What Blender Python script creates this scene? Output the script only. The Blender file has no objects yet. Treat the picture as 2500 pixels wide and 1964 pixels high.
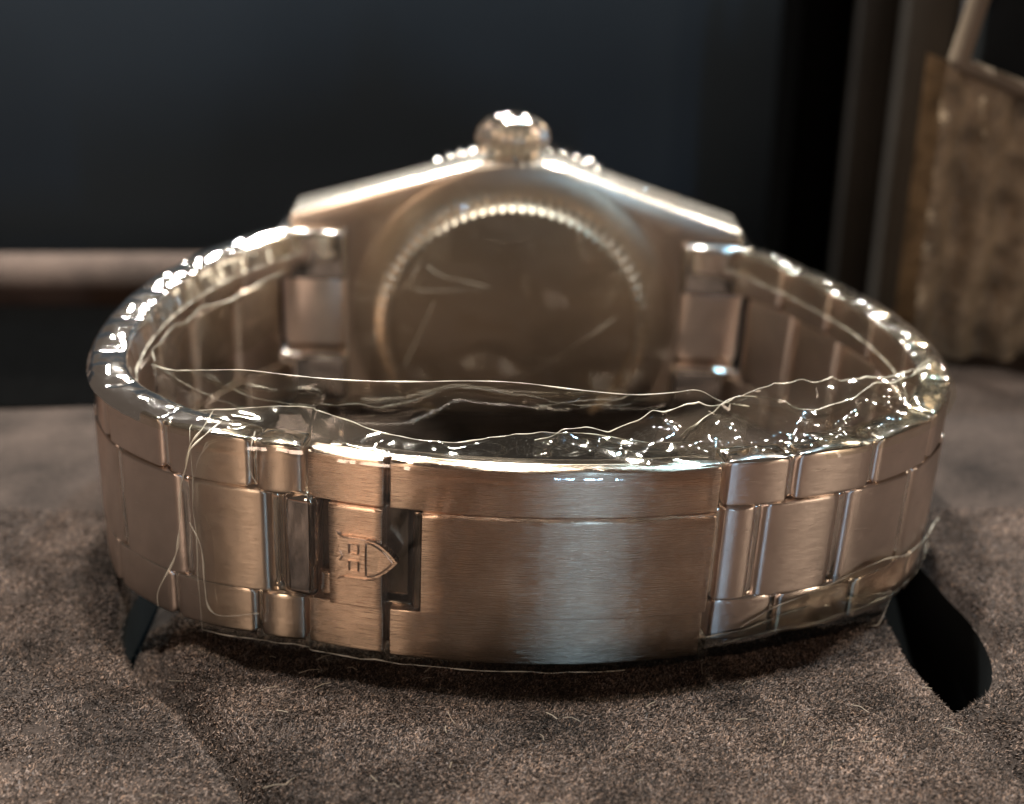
import bpy, bmesh, math, random
import numpy as np
from mathutils import Vector, Matrix, noise as mn

# ------------------------------------------------------------------ scene, camera, light
S = 0.1                      # everything is written in millimetres; 1 Blender unit = 1 cm
sc = bpy.context.scene
sc.render.engine = 'CYCLES'
sc.cycles.use_denoising = True
sc.cycles.transparent_max_bounces = 40
sc.cycles.max_bounces = 10
sc.cycles.glossy_bounces = 6
sc.cycles.sample_clamp_indirect = 6
sc.cycles.caustics_reflective = False
sc.cycles.caustics_refractive = False
sc.view_settings.view_transform = 'Standard'
sc.view_settings.look = 'None'
sc.view_settings.exposure = 0.82
sc.view_settings.gamma = 1
COL = sc.collection
R = math.radians

cam = bpy.data.cameras.new('camera')
cam.sensor_width = 36
cam.lens = 45.94
cam.clip_start = 0.1
cam.clip_end = 2000
cam.dof.use_dof = True
cam.dof.focus_distance = 10.9
cam.dof.aperture_fstop = 0.2
co = bpy.data.objects.new('camera', cam)
COL.objects.link(co)
co.location = (0, -9.49, 5.725)
co.rotation_euler = (R(90 - 24), 0, 0)
sc.camera = co

world = bpy.data.worlds.new('World')
sc.world = world
world.use_nodes = True
bg = world.node_tree.nodes['Background']
bg.inputs[0].default_value = (0.56, 0.43, 0.34, 1)
bg.inputs[1].default_value = 0.085

def lamp(name, d, size, power, col, target=(0, 3, 0), dist=80, shape='DISK', size_y=None):
    l = bpy.data.lights.new(name, 'AREA')
    l.shape = shape
    l.size = size
    if size_y: l.size_y = size_y
    l.energy = power
    l.color = col
    o = bpy.data.objects.new(name, l)
    COL.objects.link(o)
    v = Vector(d).normalized()
    o.location = Vector(target) + v * dist
    o.rotation_euler = v.to_track_quat('Z', 'Y').to_euler()
    return o
# ceiling spots of the shop, above the watch; glint lamps added low behind it
lamp('ceiling_spot', (-0.22, 0.16, 1.0), 2.6, 70000, (1.0, 0.95, 0.87))
lamp('ceiling_spot', (0.06, 0.20, 1.0), 2.6, 56000, (1.0, 0.95, 0.87))
lamp('ceiling_spot', (0.60, 0.50, 0.80), 3.0, 50000, (1.0, 0.90, 0.78))
lamp('glint_lamp', (-0.26, 0.80, 0.54), 3.4, 9500, (1.0, 0.94, 0.84))  # this and the next two: added low for glints on the link tops
lamp('glint_lamp', (-0.08, 0.84, 0.58), 3.4, 9500, (1.0, 0.94, 0.84))
lamp('glint_lamp', (0.24, 0.84, 0.52), 3.4, 9500, (1.0, 0.94, 0.84))
lamp('cool_spot', (0.36, 0.30, 0.95), 2.6, 22000, (0.45, 0.78, 1.0))
lamp('cool_window', (0.25, -0.93, 0.10), 1.2, 2600, (0.42, 0.70, 1.0), shape='RECTANGLE', size_y=14)
lamp('warm_front_fill', (-0.42, -0.90, 0.36), 12.0, 6500, (1.0, 0.72, 0.54), shape='RECTANGLE', size_y=30)  # fill added in place of the room's warm bounce
lamp('warm_side_fill', (0.95, -0.60, 0.34), 8.0, 4500, (1.0, 0.78, 0.58), shape='RECTANGLE', size_y=30)  # added fill that warms the links on the right

# ------------------------------------------------------------------ materials
def new_mat(name):
    m = bpy.data.materials.new(name); m.use_nodes = True
    nt = m.node_tree; nt.nodes.clear()
    out = nt.nodes.new('ShaderNodeOutputMaterial')
    return m, nt, out
def N(nt, t, **kw):
    n = nt.nodes.new('ShaderNode' + t)
    for k, v in kw.items():
        if k in n.inputs.keys(): n.inputs[k].default_value = v
        else: setattr(n, k, v)
    return n
def ramp(nt, stops):
    r = N(nt, 'ValToRGB')
    e = r.color_ramp.elements
    e[0].position, e[0].color = stops[0][0], (*stops[0][1], 1)
    e[1].position, e[1].color = stops[1][0], (*stops[1][1], 1)
    for p, c in stops[2:]:
        x = e.new(p); x.color = (*c, 1)
    return r
def g3(v): return (v, v, v)

def steel(name, base=(0.86, 0.75, 0.68), rough=0.34, brushed=True, aniso=0.66, bump=0.25, scale=(0.6, 40, 60)):
    m, nt, out = new_mat(name)
    L = nt.links.new
    if brushed:
        p = N(nt, 'BsdfAnisotropic'); p.distribution = 'BECKMANN'; colour = 'Color'
    else:
        p = N(nt, 'BsdfPrincipled'); p.inputs['Metallic'].default_value = 1; colour = 'Base Color'
    p.inputs[colour].default_value = (*base, 1)
    p.inputs['Roughness'].default_value = rough
    L(p.outputs[0], out.inputs[0])
    tc = N(nt, 'TexCoord')
    if brushed:
        mp = N(nt, 'Mapping'); mp.inputs['Scale'].default_value = (scale[0], scale[2], 1)
        L(tc.outputs['UV'], mp.inputs[0])
        n = N(nt, 'TexNoise'); n.inputs['Scale'].default_value = 6; n.inputs['Detail'].default_value = 4
        L(mp.outputs[0], n.inputs['Vector'])
        b = N(nt, 'Bump'); b.inputs['Strength'].default_value = bump; b.inputs['Distance'].default_value = 0.004
        L(n.outputs['Fac'], b.inputs['Height']); L(b.outputs[0], p.inputs['Normal'])
        tg = N(nt, 'Tangent'); tg.direction_type = 'UV_MAP'; tg.uv_map = 'UVMap'
        L(tg.outputs[0], p.inputs['Tangent'])
        p.inputs['Anisotropy'].default_value = aniso; p.inputs['Rotation'].default_value = 0.0
        r = ramp(nt, [(0.3, g3(rough * 0.8)), (0.75, g3(rough * 1.3))])
        L(n.outputs['Fac'], r.inputs[0]); L(r.outputs[0], p.inputs['Roughness'])
        # handling marks: faint colour variation
        n2 = N(nt, 'TexNoise'); n2.inputs['Scale'].default_value = 3.5; n2.inputs['Detail'].default_value = 5
        L(tc.outputs['Object'], n2.inputs['Vector'])
        r2 = ramp(nt, [(0.3, tuple(c * 0.86 for c in base)), (0.7, base)])
        L(n2.outputs['Fac'], r2.inputs[0]); L(r2.outputs[0], p.inputs[colour])
    else:
        n = N(nt, 'TexNoise'); n.inputs['Scale'].default_value = 18; n.inputs['Detail'].default_value = 3
        L(tc.outputs['Object'], n.inputs['Vector'])
        b = N(nt, 'Bump'); b.inputs['Strength'].default_value = 0.04; b.inputs['Distance'].default_value = 0.01
        L(n.outputs['Fac'], b.inputs['Height']); L(b.outputs[0], p.inputs['Normal'])
    return m
M = {}
M['brushed'] = steel('brushed_steel')
M['clasp'] = steel('brushed_clasp_steel', base=(0.86, 0.70, 0.61), rough=0.265, aniso=0.78, bump=0.2)
M['polished'] = steel('polished_steel', base=(0.74, 0.69, 0.64), rough=0.11, brushed=False)
M['bar'] = steel('dark_polished_steel', base=(0.62, 0.57, 0.53), rough=0.06, brushed=False)
M['dark_steel'] = steel('shaded_blade_steel', base=(0.30, 0.26, 0.23), rough=0.22, brushed=False)  # steel darkened: shade of the clasp slots put into its colour
M['inner'] = steel('satin_steel', base=(0.58, 0.53, 0.48), rough=0.33, brushed=True, aniso=0.4, bump=0.1)
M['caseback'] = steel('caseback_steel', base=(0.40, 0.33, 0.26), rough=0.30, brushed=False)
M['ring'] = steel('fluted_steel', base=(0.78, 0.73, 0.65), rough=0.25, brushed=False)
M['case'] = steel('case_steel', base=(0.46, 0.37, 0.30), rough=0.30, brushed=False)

def film_mat(name, tint=(0.93, 0.92, 0.86), bump=0.14, bscale=2.5, rough=0.06, dust=0.3, ior=1.6, haze=0.006, dist=0.03, gain=1.9):
    m, nt, out = new_mat(name); L = nt.links.new
    tc = N(nt, 'TexCoord')
    n = N(nt, 'TexNoise'); n.inputs['Scale'].default_value = bscale; n.inputs['Detail'].default_value = 3; n.inputs['Distortion'].default_value = 0.6
    L(tc.outputs['Object'], n.inputs['Vector'])
    b = N(nt, 'Bump'); b.inputs['Strength'].default_value = bump; b.inputs['Distance'].default_value = dist
    L(n.outputs['Fac'], b.inputs['Height'])
    fr = N(nt, 'Fresnel'); fr.inputs['IOR'].default_value = ior
    L(b.outputs[0], fr.inputs['Normal'])
    tr = N(nt, 'BsdfTransparent'); tr.inputs[0].default_value = (*tint, 1)
    gl = N(nt, 'BsdfGlossy'); gl.inputs['Roughness'].default_value = rough
    gl.inputs[0].default_value = (1, 1, 1, 1)
    L(b.outputs[0], gl.inputs['Normal'])
    mx = N(nt, 'MixShader')
    ml = N(nt, 'Math', operation='MULTIPLY'); ml.inputs[1].default_value = gain; ml.use_clamp = True
    L(fr.outputs[0], ml.inputs[0]); L(ml.outputs[0], mx.inputs[0])
    L(tr.outputs[0], mx.inputs[1]); L(gl.outputs[0], mx.inputs[2])
    # dust specks and faint haze on the film
    d = N(nt, 'TexNoise'); d.inputs['Scale'].default_value = 120; d.inputs['Detail'].default_value = 2
    L(tc.outputs['Object'], d.inputs['Vector'])
    rd = ramp(nt, [(0.66, g3(haze)), (0.72, g3(dust))])
    L(d.outputs['Fac'], rd.inputs[0])
    df = N(nt, 'BsdfDiffuse'); df.inputs[0].default_value = (0.4, 0.37, 0.32, 1)
    mx2 = N(nt, 'MixShader')
    L(rd.outputs[0], mx2.inputs[0]); L(mx.outputs[0], mx2.inputs[1]); L(df.outputs[0], mx2.inputs[2])
    L(mx2.outputs[0], out.inputs[0])
    return m
M['film'] = film_mat('clear_film')
M['film_crumpled'] = film_mat('crumpled_film', bump=0.45, bscale=2.0, dust=0.25, dist=0.08, rough=0.06, ior=1.5, gain=1.3)
M['film_sleeve'] = film_mat('sleeve_film', bump=0.3, bscale=2.5, dust=0.2, dist=0.04, rough=0.08, ior=1.42, gain=1.0)
M['film_yellow'] = film_mat('yellowish_film', tint=(0.98, 0.97, 0.90), bump=0.5, bscale=2, dust=0.10, haze=0.01, gain=1.2)
M['film_flat'] = film_mat('flat_film', tint=(0.97, 0.95, 0.92), bump=0.15, bscale=3, dust=0.10, haze=0.0, ior=1.4)
def film_edge_mat():
    m, nt, out = new_mat('film_edge'); L = nt.links.new
    p = N(nt, 'BsdfPrincipled'); p.inputs['Base Color'].default_value = (0.85, 0.78, 0.64, 1)
    p.inputs['Roughness'].default_value = 0.18; p.inputs['Specular IOR Level'].default_value = 0.9
    t = N(nt, 'BsdfTransparent'); mx = N(nt, 'MixShader'); mx.inputs[0].default_value = 0.6
    L(t.outputs[0], mx.inputs[1]); L(p.outputs[0], mx.inputs[2]); L(mx.outputs[0], out.inputs[0])
    return m
M['film_edge'] = film_edge_mat()
M['crease'] = film_edge_mat(); M['crease'].node_tree.nodes['Mix Shader'].inputs[0].default_value = 0.22

def suede(name, dark, light, attr=False):
    m, nt, out = new_mat(name); L = nt.links.new
    p = N(nt, 'BsdfPrincipled'); p.inputs['Roughness'].default_value = 0.95
    p.inputs['Specular IOR Level'].default_value = 0.15
    p.inputs['Sheen Weight'].default_value = 0.05; p.inputs['Sheen Roughness'].default_value = 0.5
    p.inputs['Sheen Tint'].default_value = (0.9, 0.75, 0.65, 1)
    L(p.outputs[0], out.inputs[0])
    tc = N(nt, 'TexCoord')
    a = N(nt, 'TexNoise'); a.inputs['Scale'].default_value = 22; a.inputs['Detail'].default_value = 6; a.inputs['Roughness'].default_value = 0.75; a.inputs['Distortion'].default_value = 1.0
    L(tc.outputs['Object'], a.inputs['Vector'])
    big = N(nt, 'TexNoise'); big.inputs['Scale'].default_value = 0.9; big.inputs['Detail'].default_value = 4
    L(tc.outputs['Object'], big.inputs['Vector'])
    sm = N(nt, 'Math', operation='MULTIPLY_ADD'); sm.inputs[1].default_value = 0.7
    L(big.outputs['Fac'], sm.inputs[0]); L(a.outputs['Fac'], sm.inputs[2])
    r = ramp(nt, [(0.66, dark), (1.02, light)])
    L(sm.outputs[0], r.inputs[0])
    if attr:
        at = N(nt, 'Attribute'); at.attribute_name = 'tone'
        mixc = N(nt, 'MixRGB'); mixc.blend_type = 'MULTIPLY'; mixc.inputs[0].default_value = 1
        L(r.outputs[0], mixc.inputs[1]); L(at.outputs['Color'], mixc.inputs[2])
        L(mixc.outputs[0], p.inputs['Base Color'])
    else:
        L(r.outputs[0], p.inputs['Base Color'])
        b = N(nt, 'Bump'); b.inputs['Strength'].default_value = 0.8; b.inputs['Distance'].default_value = 0.02
        L(a.outputs['Fac'], b.inputs['Height']); L(b.outputs[0], p.inputs['Normal'])
    return m
M['suede'] = suede('brown_suede', (0.007, 0.005, 0.004), (0.046, 0.033, 0.027))
M['lit_rail_suede'] = suede('lit_rail_suede', (0.034, 0.025, 0.021), (0.115, 0.082, 0.066))  # lighter copy of the brown suede, lit look put into its colour
M['nap'] = suede('suede_nap', (0.010, 0.0075, 0.006), (0.122, 0.087, 0.070), attr=True)

def plain(name, col, rough=0.6, spec=0.3, nscale=4, var=0.2, bump=0.0, bs=20):
    m, nt, out = new_mat(name); L = nt.links.new
    p = N(nt, 'BsdfPrincipled'); p.inputs['Roughness'].default_value = rough
    p.inputs['Specular IOR Level'].default_value = spec
    tc = N(nt, 'TexCoord')
    n = N(nt, 'TexNoise'); n.inputs['Scale'].default_value = nscale; n.inputs['Detail'].default_value = 4
    L(tc.outputs['Object'], n.inputs['Vector'])
    r = ramp(nt, [(0.3, tuple(c * (1 - var) for c in col)), (0.7, tuple(c * (1 + var) for c in col))])
    L(n.outputs['Fac'], r.inputs[0]); L(r.outputs[0], p.inputs['Base Color'])
    if bump:
        n2 = N(nt, 'TexNoise'); n2.inputs['Scale'].default_value = bs; n2.inputs['Detail'].default_value = 5
        L(tc.outputs['Object'], n2.inputs['Vector'])
        b = N(nt, 'Bump'); b.inputs['Strength'].default_value = bump; b.inputs['Distance'].default_value = 0.1
        L(n2.outputs['Fac'], b.inputs['Height']); L(b.outputs[0], p.inputs['Normal'])
    L(p.outputs[0], out.inputs[0])
    return m
M['navy'] = plain('navy_lining', (0.052, 0.076, 0.104), rough=0.9, spec=0.1, nscale=0.15, var=0.12)
M['navy_deep'] = plain('deep_navy_lining', (0.009, 0.011, 0.012), rough=0.8, spec=0.1, nscale=1.0, var=0.3)
M['black'] = plain('black_lacquer', (0.0015, 0.0015, 0.0015), rough=0.95, spec=0.02)
M['darkbrown'] = plain('dark_brown_leather', (0.030, 0.028, 0.026), rough=0.9, spec=0.1, nscale=0.5)
M['greybrown'] = plain('grey_brown_leather', (0.065, 0.060, 0.054), rough=0.9, spec=0.1, nscale=0.5)
M['bluegrey'] = plain('blue_grey_metal', (0.15, 0.155, 0.165), rough=0.7, spec=0.2, nscale=0.5)
M['fabric'] = plain('brown_fabric', (0.26, 0.195, 0.125), rough=0.55, spec=0.4, nscale=2.5, var=0.55, bump=1.0, bs=7)
M['frame'] = plain('pale_frame', (0.16, 0.125, 0.09), rough=0.6, spec=0.3, nscale=1)
M['counter'] = plain('added_counter_wood', (0.10, 0.045, 0.025), rough=0.5, spec=0.4, nscale=0.6, var=0.3)

# ------------------------------------------------------------------ mesh helpers
def link(name, me, parent=None):
    o = bpy.data.objects.new(name, me); COL.objects.link(o)
    if parent is not None: o.parent = parent
    return o
def to_mesh(name, V, F, mats, UV=None, smooth=True, angle=32, fm=None):
    me = bpy.data.meshes.new(name)
    me.from_pydata([tuple(c * S for c in v) for v in V], [], F)
    for m in (mats if isinstance(mats, (list, tuple)) else [mats]): me.materials.append(m)
    if UV is not None:
        uv = me.uv_layers.new(name='UVMap')
        li = np.empty(len(me.loops), np.int32); me.loops.foreach_get('vertex_index', li)
        arr = np.array(UV, float)[li] * S
        uv.data.foreach_set('uv', arr.ravel())
    if fm is not None: me.polygons.foreach_set('material_index', fm)
    if smooth:
        me.polygons.foreach_set('use_smooth', [True] * len(me.polygons))
        try: me.set_sharp_from_angle(angle=R(angle))
        except Exception: pass
    me.update()
    return me
def fix_normals(me):
    bm = bmesh.new(); bm.from_mesh(me); bmesh.ops.recalc_face_normals(bm, faces=bm.faces); bm.to_mesh(me); bm.free()

class MB:
    def __init__(s): s.V = []; s.F = []; s.UV = []
    def add(s, V, F, UV=None):
        k = len(s.V); s.V += list(V); s.F += [tuple(i + k for i in f) for f in F]
        s.UV += list(UV) if UV is not None else [(v[0], v[2]) for v in V]
    def mesh(s, name, mats, angle=32):
        me = to_mesh(name, s.V, s.F, mats, s.UV, angle=angle); fix_normals(me); return me

def rrect(n0, n1, z0, z1, r, k=4, flat=0):
    """rounded rectangle in (n, z), counter-clockwise"""
    rl, rh = r if isinstance(r, tuple) else (r, r)
    lim = max(min((n1 - n0) / 2 - 1e-3, (z1 - z0) / 2 - 1e-3), 1e-3)
    rl, rh = min(rl, lim), min(rh, lim); r0 = min(0.2, lim) if isinstance(r, tuple) else rl
    pts = []
    for cx, cz, a0, r in ((n1 - rl, z0 + rl, -90, rl), (n1 - rh, z1 - rh, 0, rh), (n0 + r0, z1 - r0, 90, r0), (n0 + r0, z0 + r0, 180, r0)):
        for i in range(k + 1):
            a = R(a0 + 90 * i / k); pts.append((cx + r * math.cos(a), cz + r * math.sin(a)))
    m0 = k + 1; e = min(0.12, (z1 - z0) / 8)      # holding points keep the broad outer face flat in shading
    extra = [(n1, pts[m0 - 1][1] + e), (n1, pts[m0][1] - e)]
    if flat:                                 # extra points across the two z faces
        m = k + 1; a, b = pts[2 * m - 1], pts[2 * m]; c, d = pts[4 * m - 1], pts[0]
        mid1 = [(a[0] + (b[0] - a[0]) * t / flat, a[1]) for t in range(1, flat)]
        mid2 = [(c[0] + (d[0] - c[0]) * t / flat, c[1]) for t in range(1, flat)]
        pts = pts[:2 * m] + mid1 + pts[2 * m:] + mid2
    return pts[:m0] + extra + pts[m0:]
def slab(mb, mapf, u0, u1, n0, n1, z0, z1, r=0.35, endr=0.25, nseg=8, end_n=None, k=4, flat=0):
    """swept rounded bar: u along, n outward, z across; end_n = big rounding of the ends in the u-n plane"""
    st = []
    if end_n is None:
        E = [(endr * (1 - math.cos(R(90 * i / 3))), endr * (1 - math.sin(R(90 * i / 3)))) for i in range(4)]   # (du, inset)
        E = [(du, ins, ins) for du, ins in E]
    else:
        E = []
        for i in range(7):
            a = R(90 * i / 6); E.append((end_n * (1 - math.cos(a)), end_n * (1 - math.sin(a)), min(end_n, endr) * (1 - math.sin(a))))
    for du, a, b in E: st.append((u0 + du, a, b))
    ua, ub = u0 + E[-1][0], u1 - E[-1][0]
    for i in range(1, nseg): st.append((ua + (ub - ua) * i / nseg, 0, 0))
    for du, a, b in reversed(E): st.append((u1 - du, a, b))
    V, F, UV = [], [], []
    m = None
    for u, a, b in st:
        a = min(a, (n1 - n0) / 2 - 0.02)
        sec = rrect(n0 + a, n1 - a, z0 + b, z1 - b, r, k, flat)
        m = len(sec)
        for n, z in sec: V.append(mapf(u, n, z)); UV.append((u, z + n))
    for i in range(len(st) - 1):
        for j in range(m):
            j2 = (j + 1) % m
            F.append((i * m + j, i * m + j2, (i + 1) * m + j2, (i + 1) * m + j))
    F.append(tuple(range(m)))
    F.append(tuple((len(st) - 1) * m + j for j in reversed(range(m))))
    mb.add(V, F, UV)
def straight(u, n, z): return (u, -n, z)

def tube(mb, pts, r=0.08, k=6, closed=False):
    P = [Vector(p) for p in pts]; n = len(P); V = []; F = []; UV = []
    up = Vector((0.3, 0.2, 1)).normalized(); s = 0
    for i, p in enumerate(P):
        t = (P[min(i + 1, n - 1)] - P[max(i - 1, 0)]).normalized()
        a = t.cross(up); a = a.normalized() if a.length > 1e-4 else Vector((1, 0, 0)); b = t.cross(a)
        rr = r[i] if isinstance(r, (list, tuple)) else r
        for j in range(k):
            an = 2 * math.pi * j / k
            V.append(tuple(p + a * math.cos(an) * rr + b * math.sin(an) * rr)); UV.append((s, j))
        s += 1
    for i in range(n - 1):
        for j in range(k):
            j2 = (j + 1) % k; F.append((i * k + j, i * k + j2, (i + 1) * k + j2, (i + 1) * k + j))
    F.append(tuple(range(k))); F.append(tuple((n - 1) * k + j for j in reversed(range(k))))
    mb.add(V, F, UV)
def catmull(pts, sub=8):
    P = [np.array(p, float) for p in pts]; out = []
    P = [2 * P[0] - P[1]] + P + [2 * P[-1] - P[-2]]
    for i in range(1, len(P) - 2):
        for j in range(sub):
            t = j / sub
            out.append(0.5 * ((2 * P[i]) + (-P[i - 1] + P[i + 1]) * t + (2 * P[i - 1] - 5 * P[i] + 4 * P[i + 1] - P[i + 2]) * t * t + (-P[i - 1] + 3 * P[i] - 3 * P[i + 1] + P[i + 2]) * t ** 3))
    out.append(P[-2]); return out
def resample(pts, n):
    P = np.array(pts, float); d = np.r_[0, np.cumsum(np.linalg.norm(np.diff(P, axis=0), axis=1))]
    q = np.linspace(0, d[-1], n); return np.stack([np.interp(q, d, P[:, i]) for i in range(P.shape[1])], 1)
def lathe(mb, prof, cx, cz, cy, axis='y', seg=96, close=False):
    """profile of (radius, along) revolved about y (or z) through the centre"""
    V, F, UV = [], [], []
    m = len(prof)
    for i in range(seg):
        a = 2 * math.pi * i / seg
        for r_, h in prof:
            if axis == 'y': V.append((cx + r_ * math.cos(a), cy + h, cz + r_ * math.sin(a)))
            else: V.append((cx + r_ * math.cos(a), cy + r_ * math.sin(a), cz + h))
            UV.append((a * 10, r_ + h))
    for i in range(seg):
        i2 = (i + 1) % seg
        for j in range(m - 1): F.append((i * m + j, i2 * m + j, i2 * m + j + 1, i * m + j + 1))
    if prof[0][0] > 1e-6 and close: F.append(tuple(i * m for i in range(seg)))
    if close: F.append(tuple(i * m + m - 1 for i in reversed(range(seg))))
    mb.add(V, F, UV)
def gear(mb, prof, teeth, depth, cx, cz, cy, axis='y', per=6):
    """like lathe with a fluted rim: profile rows (radius, along, flute 0..1)"""
    seg = teeth * per; V, F, UV = [], [], []; m = len(prof)
    for i in range(seg):
        a = 2 * math.pi * i / seg; w = 0.5 - 0.5 * math.cos(2 * math.pi * (i % per) / per)
        w = w ** 0.6
        for r_, h, fl in prof:
            rr = r_ - depth * fl * w
            if axis == 'y': V.append((cx + rr * math.cos(a), cy + h, cz + rr * math.sin(a)))
            else: V.append((cx + rr * math.cos(a), cy + rr * math.sin(a), cz + h))
            UV.append((a * 10, r_ + h))
    for i in range(seg):
        i2 = (i + 1) % seg
        for j in range(m - 1): F.append((i * m + j, i2 * m + j, i2 * m + j + 1, i * m + j + 1))
    F.append(tuple(i * m for i in range(seg))); F.append(tuple(i * m + m - 1 for i in reversed(range(seg))))
    mb.add(V, F, UV)
def box(mb, x0, x1, y0, y1, z0, z1, bev=0.5):
    slab(mb, lambda u, n, z: (u, n, z), x0, x1, y0, y1, z0, z1, r=bev, endr=bev, nseg=2)

def tag(o, label=None, cat=None, group=None, kind=None):
    if label: o['label'] = label
    if cat: o['category'] = cat
    if group: o['group'] = group
    if kind: o['kind'] = kind
    return o

# ------------------------------------------------------------------ the watch
ROLL = R(2.5)
W = bpy.data.objects.new('wristwatch', None); COL.objects.link(W)
BASE = Vector((0, 28, -9.5))                       # in watch millimetres: under the middle of the loop
Rm = Matrix.Rotation(ROLL, 4, 'Y')
W.matrix_world = Rm @ Matrix.Translation(BASE * S)
tag(W, 'steel wristwatch lying on its side, brushed folding clasp in front and crown on top', 'wristwatch')
OFF = Matrix.Translation(-BASE * S)
def wpart(name, me, parent=None, local=None):
    """mesh given in watch millimetres"""
    o = bpy.data.objects.new(name, me); COL.objects.link(o)
    o.parent = parent or W
    if parent is None: o.matrix_local = OFF if local is None else OFF @ local
    return o

# clasp: bent round a 65 mm radius
RC = 65.0
def cl(u, n, z):
    a = u / RC; rr = RC + n
    return (rr * math.sin(a), RC - rr * math.cos(a), z)
def clasp_part(name, specs, mat, parent=None, angle=32):
    mb = MB()
    for sp in specs: slab(mb, cl, *sp[0], **sp[1])
    return wpart(name, mb.mesh(name, mat, angle), parent)
def E2(lo, hi): return dict(r=(lo, hi), endr=0.12, nseg=14)
clasp = clasp_part('clasp_cover', [((-10.45, 17.4, -1.3, 0.0, 4.50, 8.95), E2(0.12, 0.42)),
                                    ((-10.45, 17.2, -1.3, -0.12, -10.15, -5.42), E2(0.12, 0.1)),
                                    ((-7.7, 17.3, -1.3, 0.32, -5.28, 4.46), dict(r=(0.1, 0.34), endr=0.14, nseg=14))], M['clasp'])
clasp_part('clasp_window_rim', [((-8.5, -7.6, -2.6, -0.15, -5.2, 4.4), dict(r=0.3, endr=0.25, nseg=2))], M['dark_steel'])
lock = clasp_part('safety_catch', [((-17.6, -10.95, -1.5, 0.05, 4.50, 9.0), E2(0.1, 0.42)),
                                   ((-15.7, -10.95, -1.5, 0.34, -5.4, 4.42), dict(r=(0.1, 0.32), endr=0.12, nseg=6)),
                                   ((-17.8, -11.0, -1.5, -0.14, -10.1, -5.5), E2(0.1, 0.1)),
                                   ((-16.6, -15.6, -1.3, -0.5, -5.2, -3.0), dict(r=0.2, endr=0.15, nseg=2))], M['clasp'])
# folding blades under the cover
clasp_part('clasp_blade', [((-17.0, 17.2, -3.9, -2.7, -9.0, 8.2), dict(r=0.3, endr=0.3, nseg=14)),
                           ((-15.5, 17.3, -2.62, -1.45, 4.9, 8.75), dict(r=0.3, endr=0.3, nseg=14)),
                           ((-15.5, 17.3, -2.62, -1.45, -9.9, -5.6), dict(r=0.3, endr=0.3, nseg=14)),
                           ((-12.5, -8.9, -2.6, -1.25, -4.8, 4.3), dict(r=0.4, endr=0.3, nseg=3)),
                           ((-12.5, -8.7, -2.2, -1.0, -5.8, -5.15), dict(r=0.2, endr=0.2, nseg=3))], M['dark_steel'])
# polished hinge bar left of the catch
mb = MB(); slab(mb, cl, -20.2, -16.5, -2.9, 0.6, -5.3, 4.9, r=0.8, endr=0.8, nseg=3, end_n=1.1, k=6)
wpart('hinge_bar', mb.mesh('hinge_bar', M['bar'], 50))

# shield emblem on the catch
def shield_outline(s=1.0, x0=-15.0, x1=-9.55, hh=2.05, n=14):
    xm = x0 + (x1 - x0) * 0.45
    top = [(x0, hh * 1.12), (x0 + 0.5, hh * 0.98), (xm, hh * 0.97)]
    for i in range(1, n + 1):
        t = i / n
        top.append((xm + (x1 - xm) * t, hh * 0.97 * (1 - t ** 2.1)))
    cx = (x0 + x1) / 2
    pts = top + [(x, -z) for x, z in reversed(top[:-1])]
    pts += [(x0 + 0.35, -hh * 0.55), (x0 + 0.05, -0.25), (x0 + 0.3, 0), (x0 + 0.05, 0.25), (x0 + 0.35, hh * 0.55)]
    return [((x - cx) * s + cx, z * s) for x, z in pts]
sh = shield_outline()
V = [cl(x, 0.62, z - 0.35) for x, z in shield_outline(0.975)] + [cl(x, 0.5, z - 0.35) for x, z in sh] + [cl(x, -0.1, z - 0.35) for x, z in sh]
k = len(sh); F = [tuple(range(k))]
for a, b in ((0, k), (k, 2 * k)):
    for i in range(k): F.append((a + i, a + (i + 1) % k, b + (i + 1) % k, b + i))
F.append(tuple(reversed(range(2 * k, 3 * k))))
mb = MB(); mb.add(V, F)
shield = wpart('shield_emblem', mb.mesh('shield_emblem', M['clasp'], 25))
def ridge(name, pts, r=0.07, n=0.68):
    mb = MB(); P = resample([(x, z - 0.35, 0) for x, z in pts], max(8, len(pts) * 3))
    tube(mb, [cl(x, n, z) for x, z, _ in P], r=r, k=6)
    return mb
mb = MB()
def addr(pts, r=0.085):
    q = ridge('r', pts, r); mb.add(q.V, q.F, q.UV)
addr([(-14.75, 2.2), (-14.35, 1.95), (-11.9, 1.93), (-11.5, 1.83)])
addr([(-14.75, -2.2), (-14.35, -1.95), (-11.9, -1.93), (-11.5, -1.83)])
inner = [(x, z) for x, z in shield_outline(0.84) if x > -12.25]
addr([(-12.3, 1.62)] + inner + [(-12.3, -1.62)])
addr([(-12.3, 1.62), (-12.3, -1.62)])
for z0 in (0.42, -1.25):
    addr([(-13.85, z0), (-12.95, z0)]); addr([(-13.85, z0 + 0.95), (-12.95, z0 + 0.95)])
    addr([(-12.95, z0), (-12.95, z0 + 0.95)]); addr([(-13.75, z0), (-13.75, z0 + 0.95)])
addr([(-14.6, 0.55), (-14.3, 0.1), (-14.55, -0.35)])
o = wpart('emblem_relief', mb.mesh('emblem_relief', M['clasp'], 60), parent=shield)

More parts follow.
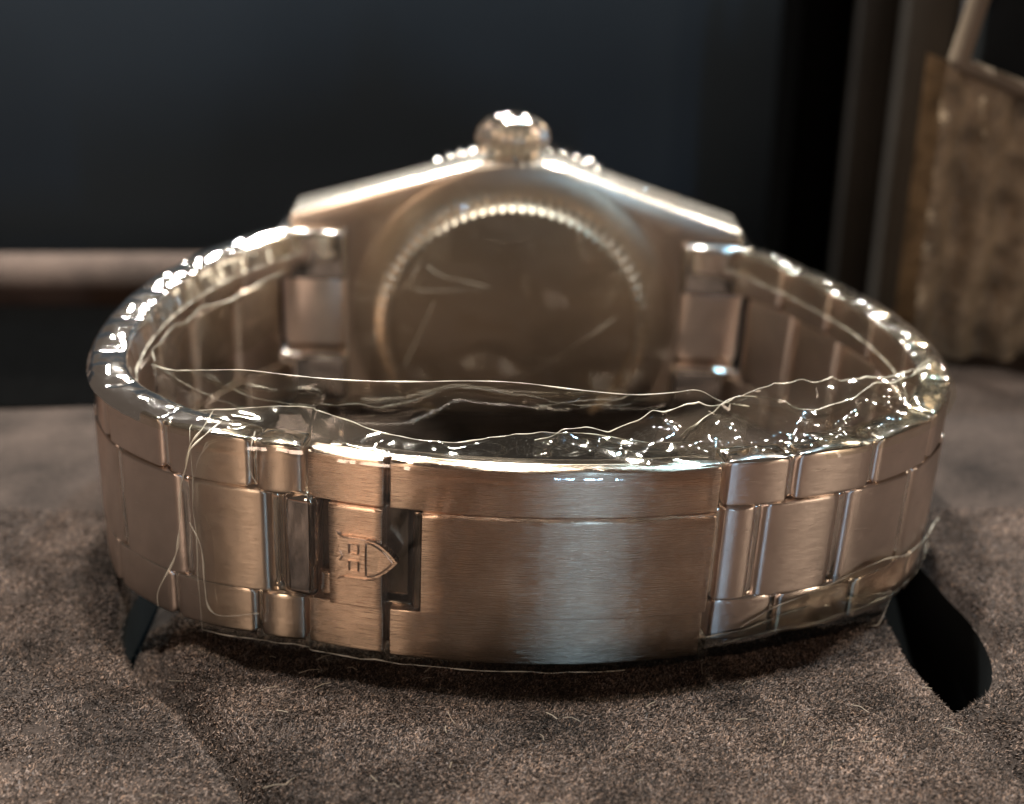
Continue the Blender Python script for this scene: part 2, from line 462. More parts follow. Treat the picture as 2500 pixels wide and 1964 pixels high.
# bracelet loop: outer outline in plan, from the clasp ends round to the lugs
LEFT = catmull([(-17.4, 2.6), (-22, 3.3), (-27, 4.4), (-31.5, 6.6), (-35.3, 9.6), (-38.2, 13.6), (-40.0, 19), (-40.8, 26), (-40.3, 34), (-38.8, 41), (-36.0, 48.5), (-32.2, 55), (-28.0, 60.0)], 24)
RIGHT = catmull([(17.4, 2.6), (22, 3.6), (27, 5.4), (32, 7.7), (36.3, 10.9), (39.8, 15.3), (42.0, 21), (42.6, 28), (41.4, 36), (38.8, 43.5), (35.2, 50.5), (31.2, 56.3), (27.4, 60.5)], 24)
def arc(P):
    P = np.array(P); return np.r_[0, np.cumsum(np.linalg.norm(np.diff(P, axis=0), axis=1))]
class Path:
    def __init__(s, pts): s.P = np.array(pts, float); s.d = arc(pts); s.L = s.d[-1]
    def at(s, q): return np.array([np.interp(q, s.d, s.P[:, 0]), np.interp(q, s.d, s.P[:, 1])])
    def frame(s, q0, q1):
        a, b = s.at(q0), s.at(q1); t = (b - a) / np.linalg.norm(b - a); return (a + b) / 2, t, np.linalg.norm(b - a)
PL, PR = Path(LEFT), Path(RIGHT)
def halfw(q, L, right=False): w = 8.75 if right else 9.5; return w + (10.7 - w) * (q / L)
def zoff(q, L, right=False): return (0.25 if right else -0.58) * (1 - q / L)
# the thread of link meshes, one per kind; instances share it and are stretched by taper only
def link_mesh(name, L, zc0, zc1, n_in=-2.9, mat=None, end_n=1.05, r=0.35, dome=0.0):
    def mp(u, n, z):
        if dome and abs(z) > zc1 - 0.4:
            w = max(0, 1 - (2 * u / L) ** 2) * max(0, 1 - ((n - n_in / 2) / (n_in / 2)) ** 2)
            z += math.copysign(dome * w, z)
        if n > -0.9: n += 0.28 * (1 - (2 * u / L) ** 2)
        return straight(u, n, z)
    mb = MB(); slab(mb, mp, -L / 2, L / 2, n_in, 0.0, zc0, zc1, r=r, endr=0.8 if dome else 0.35, nseg=8, end_n=end_n, k=5, flat=8 if dome else 0)
    me = mb.mesh(name, mat or M['brushed'], 30)
    if dome:                                     # polished flanks
        me.materials.append(M['polished'])
        for p in me.polygons:
            if abs(p.normal.z) > 0.45: p.material_index = 1
    return me
OUT = link_mesh('outer_link', 8.15, -2.14, 2.14, end_n=0.7, r=0.3, dome=0.42)
MID = link_mesh('center_link', 8.05, -4.62, 4.62, end_n=0.95, r=0.2)
PIN = MB(); slab(PIN, straight, -0.95, 0.95, -0.95, 0.95, -1, 1, r=0.2, endr=0.1, nseg=2, end_n=0.93)
PINME = PIN.mesh('link_barrel', M['polished'], 40)
def put(me, name, P, q0, q1, z, zs, depth=0.0, flip=1, sx=None):
    c, t, L = P.frame(q0, q1)
    inw = np.array([-t[1], t[0]]) if flip > 0 else np.array([t[1], -t[0]])   # inward normal
    o = bpy.data.objects.new(name, me); COL.objects.link(o); o.parent = W
    x = Vector((t[0], t[1], 0)) * flip; y = Vector((inw[0], inw[1], 0)); zz = Vector((0, 0, 1))
    m = Matrix(((x.x, y.x, 0, (c[0] + inw[0] * depth) * S), (x.y, y.y, 0, (c[1] + inw[1] * depth) * S), (0, 0, 1, z * S), (0, 0, 0, 1)))
    sc_ = Matrix.Diagonal((sx or 1, 1, zs, 1))
    o.matrix_local = OFF @ m @ sc_
    return o
random.seed(4)
PITCH = 8.55
def bracelet(P, flip, first_mid, first_out, end_q):
    q = first_out[0]
    # outer pieces above and below
    items = [first_out] + [(first_out[1] + 0.0 + i * PITCH, first_out[1] + (i + 1) * PITCH) for i in range(20)]
    for a, b in items:
        if b > end_q: break
        s_ = halfw((a + b) / 2, P.L, flip > 0) / 8.95; zo = zoff((a + b) / 2, P.L, flip > 0)
        for sg in (1, -1):
            put(OUT, 'outer_link', P, a, b, sg * 6.83 * s_ + zo, s_, flip=flip, sx=(b - a) / PITCH * 1.0 * (1 + random.uniform(-.01, .01)))
    items2 = [first_mid] + [(first_mid[1] + i * PITCH, first_mid[1] + (i + 1) * PITCH) for i in range(20)]
    for a, b in items2:
        if b > end_q: break
        s_ = halfw((a + b) / 2, P.L, flip > 0) / 8.95; zo = zoff((a + b) / 2, P.L, flip > 0)
        put(MID, 'center_link', P, a, b, zo, s_, flip=flip, depth=-0.12, sx=(b - a) / PITCH)
        put(PINME, 'link_barrel', P, max(a - 0.2, 0), a + 0.2, zo, s_ * 4.5, flip=flip, depth=1.15)
    for a, b in items:
        if b > end_q: break
        for sg in (1, -1):
            s_ = halfw(b, P.L, flip > 0) / 8.95; zo = zoff(b, P.L, flip > 0)
            put(PINME, 'link_barrel', P, b - 0.2, b + 0.2, sg * 6.83 * s_ + zo, s_ * 2.0, flip=flip, depth=1.3)
bracelet(PL, -1, (3.1, 11.4), (0.2, 4.7), PL.L + 0.5)
bracelet(PR, 1, (-0.2, 4.1) if False else (0.0, 3.6), (0.0, 6.4), PR.L + 0.5)

# end links
for sx in (-1, 1):
    for z0, z1 in ((4.9, 11.1), (-11.1, -4.9)):
        mb = MB(); box(mb, min(sx * 20.6, sx * 29.0), max(sx * 20.6, sx * 29.0), 56.9, 63.5, z0, z1, 0.5)
        wpart('end_link', mb.mesh('end_link', M['polished'], 35))
    mb = MB(); box(mb, min(sx * 20.8, sx * 28.8), max(sx * 20.8, sx * 28.8), 59.3, 64.2, -4.8, 4.8, 0.8)
    wpart('end_link_center', mb.mesh('end_link_center', M['brushed'], 35))

# mid case: round middle with four straight lugs, extruded away from the wrist
def case_outline():
    q = []
    R0 = 20.2
    ang0 = math.acos(R0 / math.hypot(27.6, 12.5)) ; base = math.atan2(12.5, 27.6)
    ta = base + ang0                        # tangent point of the lug flank on the round case
    q += [(20.9, 10.9), (26.6, 10.9), (27.5, 11.3), (27.7, 12.1), (27.2, 12.9)]
    a = ta
    while a <= math.pi / 2 + 1e-6:
        q.append((R0 * math.cos(a), R0 * math.sin(a))); a += (math.pi / 2 - ta) / 8 - 1e-9
    right_top = q
    left_top = [(-x, z) for x, z in reversed(q[:-1])]
    top = right_top + left_top              # from right lug to left lug over the top
    bottom = [(-x, -z) for x, z in top]
    return top + bottom
def extrude_outline(pts, y0, y1, ch, name, mat):
    bm = bmesh.new()
    vs = [bm.verts.new((x * S, y0 * S, z * S)) for x, z in pts]
    f = bm.faces.new(vs)
    r = bmesh.ops.extrude_face_region(bm, geom=[f])
    nv = [e for e in r['geom'] if isinstance(e, bmesh.types.BMVert)]
    for v in nv: v.co.y = y1 * S
    bmesh.ops.recalc_face_normals(bm, faces=bm.faces)
    ed = [e for e in bm.edges if abs(e.verts[0].co.y - e.verts[1].co.y) < 1e-6]
    bmesh.ops.bevel(bm, geom=ed, offset=ch * S, segments=2, profile=0.5, affect='EDGES', clamp_overlap=True)
    me = bpy.data.meshes.new(name); bm.to_mesh(me); bm.free(); me.materials.append(mat); me.materials.append(M['ring'])
    for p in me.polygons:
        if abs(p.normal.y) < 0.96: p.material_index = 1
    uv = me.uv_layers.new(name='UVMap')
    for l, d in zip(me.loops, uv.data): c = me.vertices[l.vertex_index].co; d.uv = (c.x, c.z + c.y)
    me.polygons.foreach_set('use_smooth', [True] * len(me.polygons)); me.set_sharp_from_angle(angle=R(28))
    return me
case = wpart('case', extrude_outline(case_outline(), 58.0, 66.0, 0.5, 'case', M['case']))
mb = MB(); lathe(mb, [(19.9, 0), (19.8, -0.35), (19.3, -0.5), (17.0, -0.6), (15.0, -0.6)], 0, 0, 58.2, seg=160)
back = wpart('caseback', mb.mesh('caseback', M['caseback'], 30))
mb = MB(); gear(mb, [(14.9, 0.3, 0), (14.9, -0.9, 0), (15.1, -1.5, .1), (15.5, -1.9, .4), (16.0, -1.9, .9), (16.5, -1.5, 1), (16.9, -0.8, 1), (17.0, 0.5, 1)], 80, 1.4, 0, 0, 57.0)
wpart('fluted_ring', mb.mesh('fluted_ring', M['ring'], 45), parent=None)
mb = MB(); lathe(mb, [(0.01, 0), (14.0, 0), (14.6, 0.0), (15.25, 0.0)], 0, 0, 56.3, seg=128)
wpart('back_disc', mb.mesh('back_disc', M['caseback'], 30))
mb = MB(); gear(mb, [(19.4, -0.1, 0), (20.3, 0.0, 0.6), (20.9, 0.5, 1), (20.9, 2.6, 1), (20.2, 3.1, .5), (18.0, 4.2, 0)], 84, 0.8, 0, 0, 66.3)
wpart('bezel', mb.mesh('bezel', M['polished'], 45))
mb = MB(); lathe(mb, [(0.01, 0.9), (8, 0.8), (14, 0.4), (17.6, 0.0)], 0, 0, 70.2, seg=96)
wpart('crystal', mb.mesh('crystal', M['navy_deep'], 45))
# crown with tube
mb = MB(); gear(mb, [(2.4, 0, 0), (3.7, 0.1, .5), (4.3, 0.7, 1), (4.5, 1.8, 1), (4.2, 2.9, 1), (3.4, 3.8, .7), (2.4, 4.3, 0)], 18, 1.2, -0.9, 20.5, 62, axis='z')
crown = wpart('crown', mb.mesh('crown', M['ring'], 45))
mb = MB(); lathe(mb, [(2.7, -0.1), (2.2, 0.35), (1.2, 0.6), (0.01, 0.7)], -0.9, 24.7, 62, axis='z', seg=32)
wpart('crown_cap', mb.mesh('crown_cap', M['polished'], 60), parent=crown)
mb = MB(); lathe(mb, [(2.1, 0), (2.1, 1.6)], -0.9, 19.6, 62, axis='z', seg=32, close=True)
wpart('crown_tube', mb.mesh('crown_tube', M['polished'], 45), parent=crown)

# ------------------------------------------------------------------ plastic film
def film(name, label, fn, nu, nv, mat, amp=0.0, fs=0.15, seed=0, edges=(), er=0.075, cat='plastic film', group='protective films on the watch'):
    """fn(a, b) -> point in watch mm, a and b in 0..1; edges: which borders get a rim"""
    V = []; UV = []
    off = Vector((seed * 13.1, seed * 7.7, seed * 3.3))
    for i in range(nu + 1):
        for j in range(nv + 1):
            p = Vector(fn(i / nu, j / nv))
            if amp:
                w = mn.noise_vector(p * fs + off) + 0.5 * mn.noise_vector(p * fs * 2.3 + off)
                # creased rather than wavy
                w = Vector([(0.45 - abs(c)) * 1.7 for c in w])
                p = p + w * amp
            V.append(tuple(p)); UV.append((i / nu * 10, j / nv * 10))
    F = [(i * (nv + 1) + j, (i + 1) * (nv + 1) + j, (i + 1) * (nv + 1) + j + 1, i * (nv + 1) + j + 1) for i in range(nu) for j in range(nv)]
    me = to_mesh(name, V, F, mat, UV, angle=70)
    o = bpy.data.objects.new(name, me); COL.objects.link(o)
    o.matrix_world = Rm
    tag(o, label, cat, group)
    idx = {'v1': [i * (nv + 1) + nv for i in range(nu + 1)], 'v0': [i * (nv + 1) for i in range(nu + 1)],
           'u0': list(range(nv + 1)), 'u1': [nu * (nv + 1) + j for j in range(nv + 1)]}
    for e in edges:
        mb = MB(); tube(mb, [V[t] for t in idx[e]], r=[er * 0.72 * (0.35 + 1.05 * abs(mn.noise(Vector((q * .11, seed, 0.5))) * 2)) for q in range(len(idx[e]))], k=5)
        c = link('film_edge', mb.mesh('film_edge', M['film_edge'], 80), o)
    return o
def strand(name, pts, r, parent):
    mb = MB(); q = catmull(pts, 8); tube(mb, [tuple(p) for p in q], r=[r * 0.8 * (0.35 + 0.9 * abs(mn.noise(Vector((i * .13, r * 50, 1))) * 2)) for i in range(len(q))], k=5)
    return link(name, mb.mesh(name, M['film_edge'], 80), parent)
def curve_fn(low, high, bulge=0.0):
    lo = lambda n: resample(catmull(low, 10), n)
    A = resample(catmull(low, 10), 201); B = resample(catmull(high, 10), 201)
    def fn(a, b):
        i = a * 200; i0 = int(min(i, 199)); t = i - i0
        p = A[i0] * (1 - t) + A[i0 + 1] * t; q = B[i0] * (1 - t) + B[i0 + 1] * t
        r_ = p * (1 - b) + q * b
        if bulge: r_ = r_ + np.array((0, bulge * math.sin(math.pi * b), 0))
        return r_
    return fn
# 1 film standing up inside the loop, behind the clasp
hi = [(-34.0, 17.5, 9.6), (-30.9, 13, 11.0), (-27.3, 10, 12.4), (-23.3, 8, 13.4), (-19, 7, 13.5), (-14.4, 6.5, 13.5), (-9.2, 6, 13.8), (-4.1, 6, 14.1), (0.1, 6, 14.1), (4.6, 6, 13.7), (9.7, 7, 13.0), (13.2, 8, 12.9), (15.6, 9, 12.8), (17.9, 10, 11.4), (20.5, 10.5, 10.8)]
lo = [(x * 0.97, y - 0.3 if y > 8 else y + 0.4, -9.0) for x, y, z in hi]
f1 = film('film_sheet', 'clear film sheet standing up behind the clasp with a long wavy top edge', curve_fn(lo, hi, 1.2), 150, 46, M['film'], amp=0.0, edges=('v1',), er=0.06)
# give it waves that vanish at the top edge
def wave(o, amp, fs, top=1.0, nv=46, seed=3):
    me = o.data; off = Vector((seed * 5.1, 2.2, 7.7))
    for i, v in enumerate(me.vertices):
        b = (i % (nv + 1)) / nv
        k_ = amp * min(1, (1 - b) * 5)
        w = mn.noise_vector(v.co * 10 * fs + off); v.co += Vector([(0.4 - abs(c)) * k_ * 1.6 for c in w]) * S
wave(f1, 0.7, 0.06)
# 2 film folded over the top of the clasp
def f2(a, b):
    u = -27.8 + a * 45.2
    n0 = 0.30
    # b 0..0.5 down the front, 0.5..1 over the top edge and inwards
    if u < -17.5: 
        q = PL.at(-17.5 - u); base = (q[0], q[1] - 0.5); 
    else:
        x, y, _ = cl(u, 0.62, 0); base = (x, y)
    if b < 0.5:
        z = -10.4 + (9.15 + 10.4) * (b / 0.5); return (base[0], base[1] + (-0.12), z)
    t = (b - 0.5) / 0.5
    return (base[0], base[1] + 0.35 + t * (4.3 + 0.8 * math.sin(u * 0.25)), 9.3 + 0.5 * t + 0.45 * math.sin(u * 0.31 + 1) * t)
f2o = film('film_sheet', 'clear film wrapped over the front links and clasp, folded over the top rim', f2, 200, 50, M['film'], amp=0.13, fs=0.22, edges=('v1', 'u0', 'v0'), er=0.055)
# 3 crumpled ribbon over the right front rim
hi3 = [(1.0, 4.2, 9.5), (4.8, 5, 10.2), (8.2, 5.2, 10.9), (13.3, 6, 12.0), (18.2, 8, 12.1), (23.3, 10.5, 12.8), (29.8, 14, 12.2), (37.4, 19, 11.0), (40.5, 24, 10.4)]
lo3 = [(1.0, 1.8, 9.2), (4.8, 1.7, 9.25), (8.2, 1.9, 9.3), (13.3, 2.6, 9.35), (18.2, 3.4, 9.4), (23.3, 4.6, 9.5), (29.8, 7.3, 9.7), (38.0, 13.2, 9.9), (41.5, 22, 10.1)]
film('film_ribbon', 'crumpled clear film ribbon twisted along the right front rim of the bracelet', curve_fn(lo3, hi3, 0.8), 160, 26, M['film_crumpled'], amp=0.65, fs=0.2, seed=5, edges=('v1',), er=0.07)
hi4 = [(13.8, 5.5, 9.7), (17.5, 8.5, 11.8), (21.5, 9.4, 12.0), (25.5, 9, 10.9), (28.2, 10, 11.6), (31.5, 13, 11.8), (36, 17, 11.2), (39.5, 22, 10.5)]
lo4 = [(x + 0.6, y + 3.2, z - 4.5) for x, y, z in hi4]
film('film_flap', 'small crumpled film flap curling inside the right front corner of the bracelet', curve_fn(lo4, hi4, 0.6), 110, 22, M['film_crumpled'], amp=0.45, fs=0.18, seed=9, edges=('v1',), er=0.075)
# 5,6 crinkled film over the top rims of both bracelet sides
def rim_fn(P, q0, q1, flip):
    def fn(a, b):
        q = q0 + (q1 - q0) * a
        c, t, L = P.frame(q, q + 0.5)
        inw = np.array([t[1], -t[0]]) if flip < 0 else np.array([-t[1], t[0]])
        h = halfw(q, P.L, flip > 0) + zoff(q, P.L, flip > 0)
        s_ = -0.4 + 4.3 * b
        p = c + inw * s_
        z = h + 0.12 + 0.42 * abs(math.sin(math.pi * (q - 4.7) / PITCH)) ** 0.5 * math.sin(math.pi * min(1, b * 1.1)) + 0.05
        if b < 0.12: z -= (0.12 - b) / 0.12 * 0.7
        if b > 0.85: z -= (b - 0.85) / 0.15 * 2.5
        return (p[0], p[1], z)
    return fn
film('film_sleeve', 'crinkled clear film covering the top rim of the left bracelet side up to the lug', rim_fn(PL, 9, PL.L - 1.0, -1), 260, 22, M['film_sleeve'], amp=0.08, fs=0.3, seed=11, edges=('v1',), er=0.06)
film('film_sleeve', 'crinkled clear film covering the top rim of the right bracelet side up to the lug', rim_fn(PR, 9, PR.L - 1.0, 1), 260, 22, M['film_sleeve'], amp=0.08, fs=0.3, seed=14, edges=('v1',), er=0.06)
# 7 yellowish film hanging below the right links
lo7 = [(17.4, 2.1, -10.4), (21, 2.6, -10.2), (24.5, 3.8, -10.0), (29.5, 5.6, -10.0), (34.6, 8, -9.9)]
hi7 = [(17.4, 2.1, -8.1), (21.6, 3.0, -7.4), (25, 4.2, -6.6), (28.7, 6.0, -6.4), (35.6, 9.2, -7.0)]
f7 = film('film_strip', 'pale film strip hanging below the links right of the clasp', curve_fn(lo7, hi7, -0.4), 90, 14, M['film'], amp=0.2, fs=0.15, seed=21, edges=('v0', 'v1', 'u1'), er=0.07)
lo8 = [(19.0, 2.2, -8.6), (23, 3.4, -8.2), (28.5, 5.4, -8.0), (34, 8.4, -7.7), (38.5, 12.6, -7.6), (42.2, 19, -7.2)]
hi8 = [(20.5, 2.6, -7.2), (24, 3.7, -5.4), (28.4, 5.4, -4.4), (33.6, 8.1, -3.2), (38.2, 12.4, -4.2), (42.6, 19, -4.4)]
film('film_strip', 'yellowish film strip stuck across the lower links right of the clasp', curve_fn(lo8, hi8, -0.5), 100, 16, M['film_yellow'], amp=0.2, fs=0.15, seed=25, edges=('v0', 'v1'), er=0.07)
# 9 film lying inside the left side of the loop
lo9 = [(-33.9, 16.8, 2.0), (-34.5, 23, 2), (-33.5, 31, 2), (-30.5, 39, 2), (-27, 46, 2)]
hi9 = [(-33.9, 17.2, 9.7), (-35, 22, 9.0), (-34.0, 29, 9.4), (-31.0, 37, 8.8), (-26.5, 45, 9.6)]
film('film_flap', 'clear film flap lining the inside of the left bracelet side', curve_fn(lo9, hi9, 0.0), 90, 20, M['film'], amp=0.5, fs=0.16, seed=31, edges=('v1',), er=0.05)
# 10 film over the case back with creases
def f10(a, b):
    x = -19.5 + 39 * a; z = -17 + 35 * b
    return (x, 54.2 + 0.012 * x * x * 0.1, z)
f10o = film('film_sheet', 'creased clear film stretched over the round case back', f10, 60, 60, M['film_flat'], amp=0.9, fs=0.09, seed=41)
for pts, r in (([(-9.5, 53.5, 4), (-13, 53.4, -4.5)], 0.32), ([(-10.5, 53.4, 8.5), (-8.6, 53.4, 7.3), (-3.0, 53.2, 6.2)], 0.22), ([(-11, 53.5, 9.5), (-12, 53.4, 5.6), (-4, 53.3, 5.9)], 0.2), ([(12.5, 53.4, 3.0), (7, 53.4, -1.5), (0, 53.5, -6.5)], 0.22), ([(-7, 53.5, -3.5), (0, 53.5, -2.9), (8, 53.5, -2.9)], 0.12)):
    strand('crease', pts, r * 0.6, f10o).data.materials[0] = M['crease']
# loose strands at the torn left edge
st = bpy.data.objects.new('film_strands', None); COL.objects.link(st); st.matrix_world = Rm
tag(st, 'thin curled film threads hanging in front of the links left of the clasp', 'plastic strands')
strand('strand', [(-25.2, 3.6, 11.6), (-26.0, 2.6, 10.3), (-26.9, 2.2, 9.1), (-27.4, 2.5, 7.2), (-28.3, 3.2, 4.2), (-28.7, 3.3, -0.2), (-29.4, 3.6, -3.0), (-31.2, 4.6, -6.7), (-31.4, 4.6, -8.4)], 0.10, st)
strand('strand', [(-24.6, 3.6, 10.6), (-25.8, 2.4, 9.8), (-27.0, 1.8, 8.6), (-27.6, 2.5, 6.6)], 0.08, st)
strand('strand', [(-27.6, 2.8, 1.3), (-26.7, 2.6, -1.1), (-26.6, 2.6, -4.7), (-26.4, 2.8, -7.2), (-25.2, 2.9, -8.1), (-22.0, 2.8, -7.6)], 0.09, st)
strand('strand', [(-21.6, 2.3, 10.4), (-21.9, 1.5, 9.0), (-22.1, 1.9, 7.0), (-21.6, 1.9, 5.8)], 0.07, st)

# ------------------------------------------------------------------ suede tray, pillow, recess
GZ = -10.85
KG = 1.02
def smooth(t): t = max(0.0, min(1.0, t)); return t * t * (3 - 2 * t)
HC = (2.0, 13.1)
HA = [0, 60, 90, 180, 186, 201, 210, 222, 234, 244, 262, 290, 310, 320, 331, 334, 339, 346, 360]
HB = [40.8, 39.5, 38.9, 39.0, 39.4, 36.6, 34.6, 34.6, 36.6, 44, 78, 78, 60, 40.5, 37.6, 38.8, 41.8, 42.8, 41.6]
_hh = np.interp(np.arange(-30, 391) % 360, HA, HB); _hh = np.convolve(_hh, np.hanning(15) / np.hanning(15).sum(), 'same')[30:391]
def hole_r(a): return float(np.interp(math.degrees(a) % 360, np.arange(361), _hh))
def tray():
    """flat sheet with a round recess: rings of vertices outside the circle"""
    V, F = [], []; seg = 240
    rings = [0, 0.25, 0.7, 1.4, 2.4, 3.5, 5, 7, 9, 12, 16, 21, 27, 35, 46, 60, 90, 140]
    for ri, d in enumerate(rings):
        for i in range(seg):
            a = 2 * math.pi * i / seg
            rr = hole_r(a) + d; x, y = HC[0] + rr * math.cos(a), HC[1] + rr * math.sin(a)
            x = max(-150, min(150, x)); y = max(-60, min(57.5 + 20 * smooth((x - 25) / 20), y))
            z = GZ - 0.35 - 1.6 * (1 - smooth(d / 2.0)) ** 2
            z += 0.5 * mn.noise(Vector((x * 0.05, y * 0.08, 3))) * smooth(d / 6)
            z += 0.25 * mn.noise(Vector((x * 0.25, y * 0.35, 8))) * smooth(d / 3)
            z -= 3.0 * smooth((x - 30) / 10) * smooth((-4 - y) / 10)
            V.append((x, y, z))
    for r_ in range(len(rings) - 1):
        for i in range(seg):
            i2 = (i + 1) % seg
            F.append((r_ * seg + i, r_ * seg + i2, (r_ + 1) * seg + i2, (r_ + 1) * seg + i))
    # wall of the recess going down
    k0 = len(V)
    for i in range(seg):
        a = 2 * math.pi * i / seg; rr = hole_r(a); V.append((HC[0] + rr * math.cos(a), max(-60, HC[1] + rr * math.sin(a)), GZ - 24))
    F2 = [(i, (i + 1) % seg, k0 + (i + 1) % seg, k0 + i) for i in range(seg)]
    c = len(V); V.append((HC[0], HC[1], GZ - 24))
    F3 = [(k0 + i, k0 + (i + 1) % seg, c) for i in range(seg)]
    fm = [0] * len(F) + [1] * (len(F2) + len(F3))
    me = to_mesh('suede_tray', V, F + F2 + F3, [M['suede'], M['navy_deep']], angle=60, fm=fm)
    fix_normals(me)
    return link('suede_tray', me)
tray_o = tag(tray(), 'brown suede box tray with a round dark recess under the watch', 'box tray')
# pillow: raised block crossing the recess, running to the viewer
def pil_edges(y):
    y = (y + 94.9) / KG - 94.9
    lx = KG * float(np.interp(y, [-60, -18.4, -5.9, -1, 4, 10, 40], [-2, -19.0, -27.8, -31.0, -32.6, -33.4, -33.4]))
    rx = KG * (34.3 + max(0, 1.2 - y) * 0.25)
    return lx, rx
def pil_z(x, y):
    lx, rx = pil_edges(y)
    dl, dr = x - lx, rx - x
    z = GZ + 0.1
    if dl < 5: z -= 3.4 * (1 - smooth(dl / 5)) ** 1.8
    if dr < 4: z -= 0.9 * (1 - smooth(dr / 4))
    if dl < 0: z -= min(dl * dl * 0.35, 20) + 0.35 * (-dl)
    if dr < 0: z -= min(dr * dr * 5.0, 20) + 0.3 * (-dr)
    if y > 30: z -= (y - 30) ** 2 * 0.5
    z += 0.35 * mn.noise(Vector((x * 0.06, y * 0.09, 1))) + 0.12 * mn.noise(Vector((x * 0.3, y * 0.45, 1)))
    return z
def pillow():
    xs = np.r_[np.arange(-36, 46.01, 0.42)]; ys = np.r_[np.arange(-60, -30, 1.5), np.arange(-30, 8, 0.42), np.arange(8, 36, 1.0)]
    V = []
    for y in ys:
        for x in xs:
            z = max(pil_z(x, y), GZ - 21)
            z += 0.10 * mn.noise(Vector((x * 2.1, y * 2.1, 5)))
            V.append((x, y, z))
    nx = len(xs)
    F = [(j * nx + i, j * nx + i + 1, (j + 1) * nx + i + 1, (j + 1) * nx + i) for j in range(len(ys) - 1) for i in range(nx - 1)]
    me = to_mesh('pillow', V, F, M['suede'], angle=180)
    return link('pillow', me)
pil = tag(pillow(), 'brown suede pillow block that the clasp of the watch rests on', 'watch pillow')

def nap(name, n, area, zf, parent, seed, ln=0.31, wd=0.048):
    rs = np.random.RandomState(seed)
    pts = []
    while len(pts) < n:
        x = rs.uniform(area[0], area[1]); y = rs.uniform(area[2], area[3])
        z = zf(x, y)
        if z is None: continue
        pts.append((x, y, z))
    P = np.array(pts)
    a = rs.normal(0, 1.0, n) + 0.8 * np.array([mn.noise(Vector((p[0] * .25, p[1] * .25, 0))) for p in pts]) * 3
    el = rs.uniform(0.1, 1.0, n); L_ = ln * rs.uniform(0.5, 1.3, n)
    d = np.stack([np.cos(a) * np.cos(el), np.sin(a) * np.cos(el), np.sin(el)], 1)
    sd = np.stack([-np.sin(a), np.cos(a), np.zeros(n)], 1) * wd
    bend = np.stack([rs.normal(0, .12, n), rs.normal(0, .12, n), rs.uniform(-.1, .05, n)], 1)
    A = P - sd; B = P + sd; Cc = P + d * L_[:, None] * 0.55 + sd * .8; D = P + d * L_[:, None] * 0.55 - sd * .8; T = P + d * L_[:, None] + bend
    V = np.stack([A, B, Cc, D, T], 1).reshape(-1, 3) * S
    idx = np.arange(n)[:, None] * 5
    me = bpy.data.meshes.new(name)
    me.vertices.add(n * 5); me.vertices.foreach_set('co', V.ravel())
    me.loops.add(n * 7)
    lv = np.concatenate([idx, idx + 1, idx + 2, idx + 3, idx + 3, idx + 2, idx + 4], 1).ravel()
    me.loops.foreach_set('vertex_index', lv.astype(np.int32))
    me.polygons.add(n * 2)
    ls = (np.arange(n)[:, None] * 7 + np.array([[0, 4]])).ravel()
    me.polygons.foreach_set('loop_start', ls.astype(np.int32))
    me.polygons.foreach_set('loop_total', np.tile([4, 3], n).astype(np.int32))
    at = me.color_attributes.new('tone', 'FLOAT_COLOR', 'POINT')
    t = rs.uniform(0.15, 1.5, n) ** 2.2; hue = rs.normal(0, .07, n)
    c = np.stack([t * (1 + hue), t, t * (1 - hue), np.ones(n)], 1)
    at.data.foreach_set('color', np.repeat(c, 5, axis=0).astype(np.float32).ravel())
    me.materials.append(M['nap']); me.update(calc_edges=True); me.validate()
    o = link(name, me, parent); o['kind'] = 'stuff'
    return o
def zp(x, y):
    lx, rx = pil_edges(y)
    if x < lx - 7 or x > rx + 4: return None
    return pil_z(x, y)
nap('suede_nap', 370000, (-42, 48, -26, 12), zp, pil, 1)
def zt(x, y):
    d = math.hypot(x - HC[0], y - HC[1]) - hole_r(math.atan2(y - HC[1], x - HC[0]))
    if d < 0: return None
    lx, rx = pil_edges(y)
    if lx < x < rx: return None
    return GZ - 0.35 - 1.6 * (1 - smooth(d / 2.0)) ** 2 + 0.5 * mn.noise(Vector((x * 0.05, y * 0.08, 3))) * smooth(d / 6) + 0.25 * mn.noise(Vector((x * 0.25, y * 0.35, 8))) * smooth(d / 3) - 3.0 * smooth((x - 30) / 10) * smooth((-4 - y) / 10)
nap('suede_nap', 150000, (-62, 60, -26, 30), zt, tray_o, 2)

rs = random.Random(8)
mb = MB()
for i in range(46):
    x, y = rs.uniform(-34, 40), rs.uniform(-22, 2)
    z = (zp(x, y) or zt(x, y) or -99) + 0.45
    if z < -20: continue
    a = rs.uniform(0, 6.28); L_ = rs.uniform(0.25, 0.9); c_ = rs.uniform(-.4, .4)
    tube(mb, [(x, y, z), (x + L_ * math.cos(a), y + L_ * math.sin(a), z + rs.uniform(0, .2)), (x + L_ * (math.cos(a) + math.cos(a + c_)), y + L_ * (math.sin(a) + math.sin(a + c_)), z)], r=rs.uniform(0.02, 0.045), k=4)
lint = link('lint', mb.mesh('lint', M['frame'], 60), pil); lint['kind'] = 'stuff'

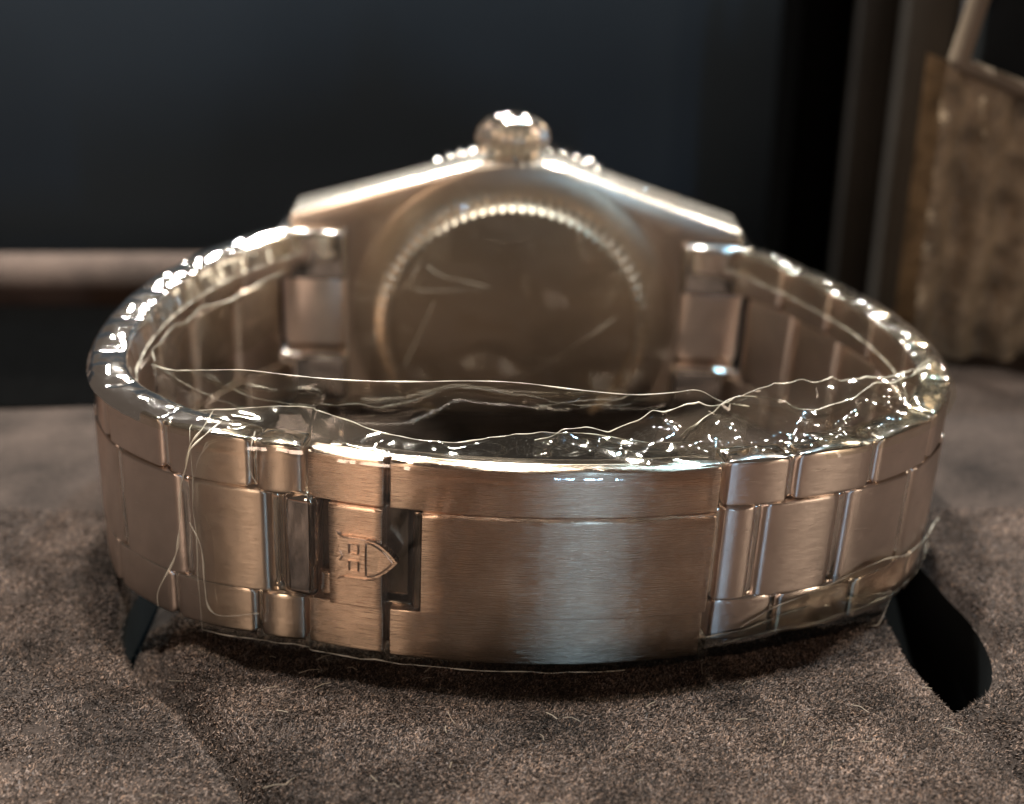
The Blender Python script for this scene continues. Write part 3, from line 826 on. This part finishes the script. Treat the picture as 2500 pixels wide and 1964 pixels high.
# ------------------------------------------------------------------ background of the box
def bbox_obj(name, x0, x1, y0, y1, z0, z1, mat, bev=0.5, parent=None):
    mb = MB(); box(mb, x0, x1, y0, y1, z0, z1, bev)
    return link(name, mb.mesh(name, mat, 35), parent)
rail = tag(bbox_obj('padded_rail', -160, 10, 104, 113, -15.6, -7.2, M['lit_rail_suede'], 3.9), 'out-of-focus brown suede rail at the back left of the box', 'box rim')
gap = tag(bbox_obj('box_floor', -170, 170, 58, 175, -42, -36, M['black'], 0.5), kind='structure')
wall = tag(bbox_obj('back_wall', -220, 140, 167.5, 176, -40, 62, M['navy'], 0.5), kind='structure')
tag(bbox_obj('black_panel', 52.4, 62, 150, 167.5, -40, 62, M['black'], 0.5), 'narrow black upright panel beside the navy lining', 'panel')
tag(bbox_obj('brown_panel', 62.4, 69, 146, 167.5, -40, 62, M['darkbrown'], 0.5), 'dark brown upright panel between the black panel and the grey-brown one', 'panel')
tag(bbox_obj('brown_panel', 69.4, 78.5, 142, 167.5, -40, 62, M['greybrown'], 0.5), 'grey-brown upright panel left of the pale metal edge', 'panel')
tag(bbox_obj('metal_edge', 78.9, 83.5, 140, 167.5, -40, 62, M['bluegrey'], 0.8), 'blue-grey metal edge strip behind the brown fabric panel', 'edge strip')
# brown fabric panel on the right with pale frame
fp = bpy.data.objects.new('fabric_panel', None); COL.objects.link(fp); fp.location = (70 * S, 74 * S, GZ * S)
tag(fp, 'rough brown fabric panel with a pale frame at the right edge', 'fabric panel')
def fabric():
    V, F = [], []; nx, nz = 70, 70
    for j in range(nz + 1):
        for i in range(nx + 1):
            x = -15 + 75 * i / nx; z = -8 + 47 * j / nz
            y = 0 + 0.3 * x * 0 + 1.1 * math.sin(x * 1.0 + 0.4 * math.sin(z * .3)) + 1.0 * mn.noise(Vector((x * .25, 0, z * .25)))
            zz = z - (0.38 * (x + 12.5)) * (j / nz)
            V.append((x - 0.10 * 0, y, zz))
    F = [(j * (nx + 1) + i, j * (nx + 1) + i + 1, (j + 1) * (nx + 1) + i + 1, (j + 1) * (nx + 1) + i) for j in range(nz) for i in range(nx)]
    k = len(V)
    V += [(x, 8, z) for x, y, z in V]          # back face gives it depth
    F += [tuple(k + t for t in reversed(f)) for f in F]
    return to_mesh('fabric', V, F, M['fabric'], angle=180)
link('fabric', fabric(), fp)
mb = MB(); tube(mb, [(-14.2, -0.5, 40.2), (20, -0.5, 27.5), (60, -0.5, 12.0)], r=1.0, k=8)
link('frame_bar', mb.mesh('frame_bar', M['frame'], 60), fp)
mb = MB(); tube(mb, [(-13.6, -0.5, 40.2), (-9.6, -0.5, 60), (-7, -0.5, 80)], r=1.3, k=8)
link('frame_bar', mb.mesh('frame_bar', M['frame'], 60), fp)
mb = MB(); box(mb, -9.5, 60, 3, 7, 12, 80, 0.5)
link('dark_opening', mb.mesh('dark_opening', M['navy_deep'], 60), fp)  # dark block standing in for the opening above the frame
# unseen counter added below the box for its warm reflection in steel
tag(bbox_obj('counter', -600, 600, -700, 400, -70, -50, M['counter'], 2), kind='structure')
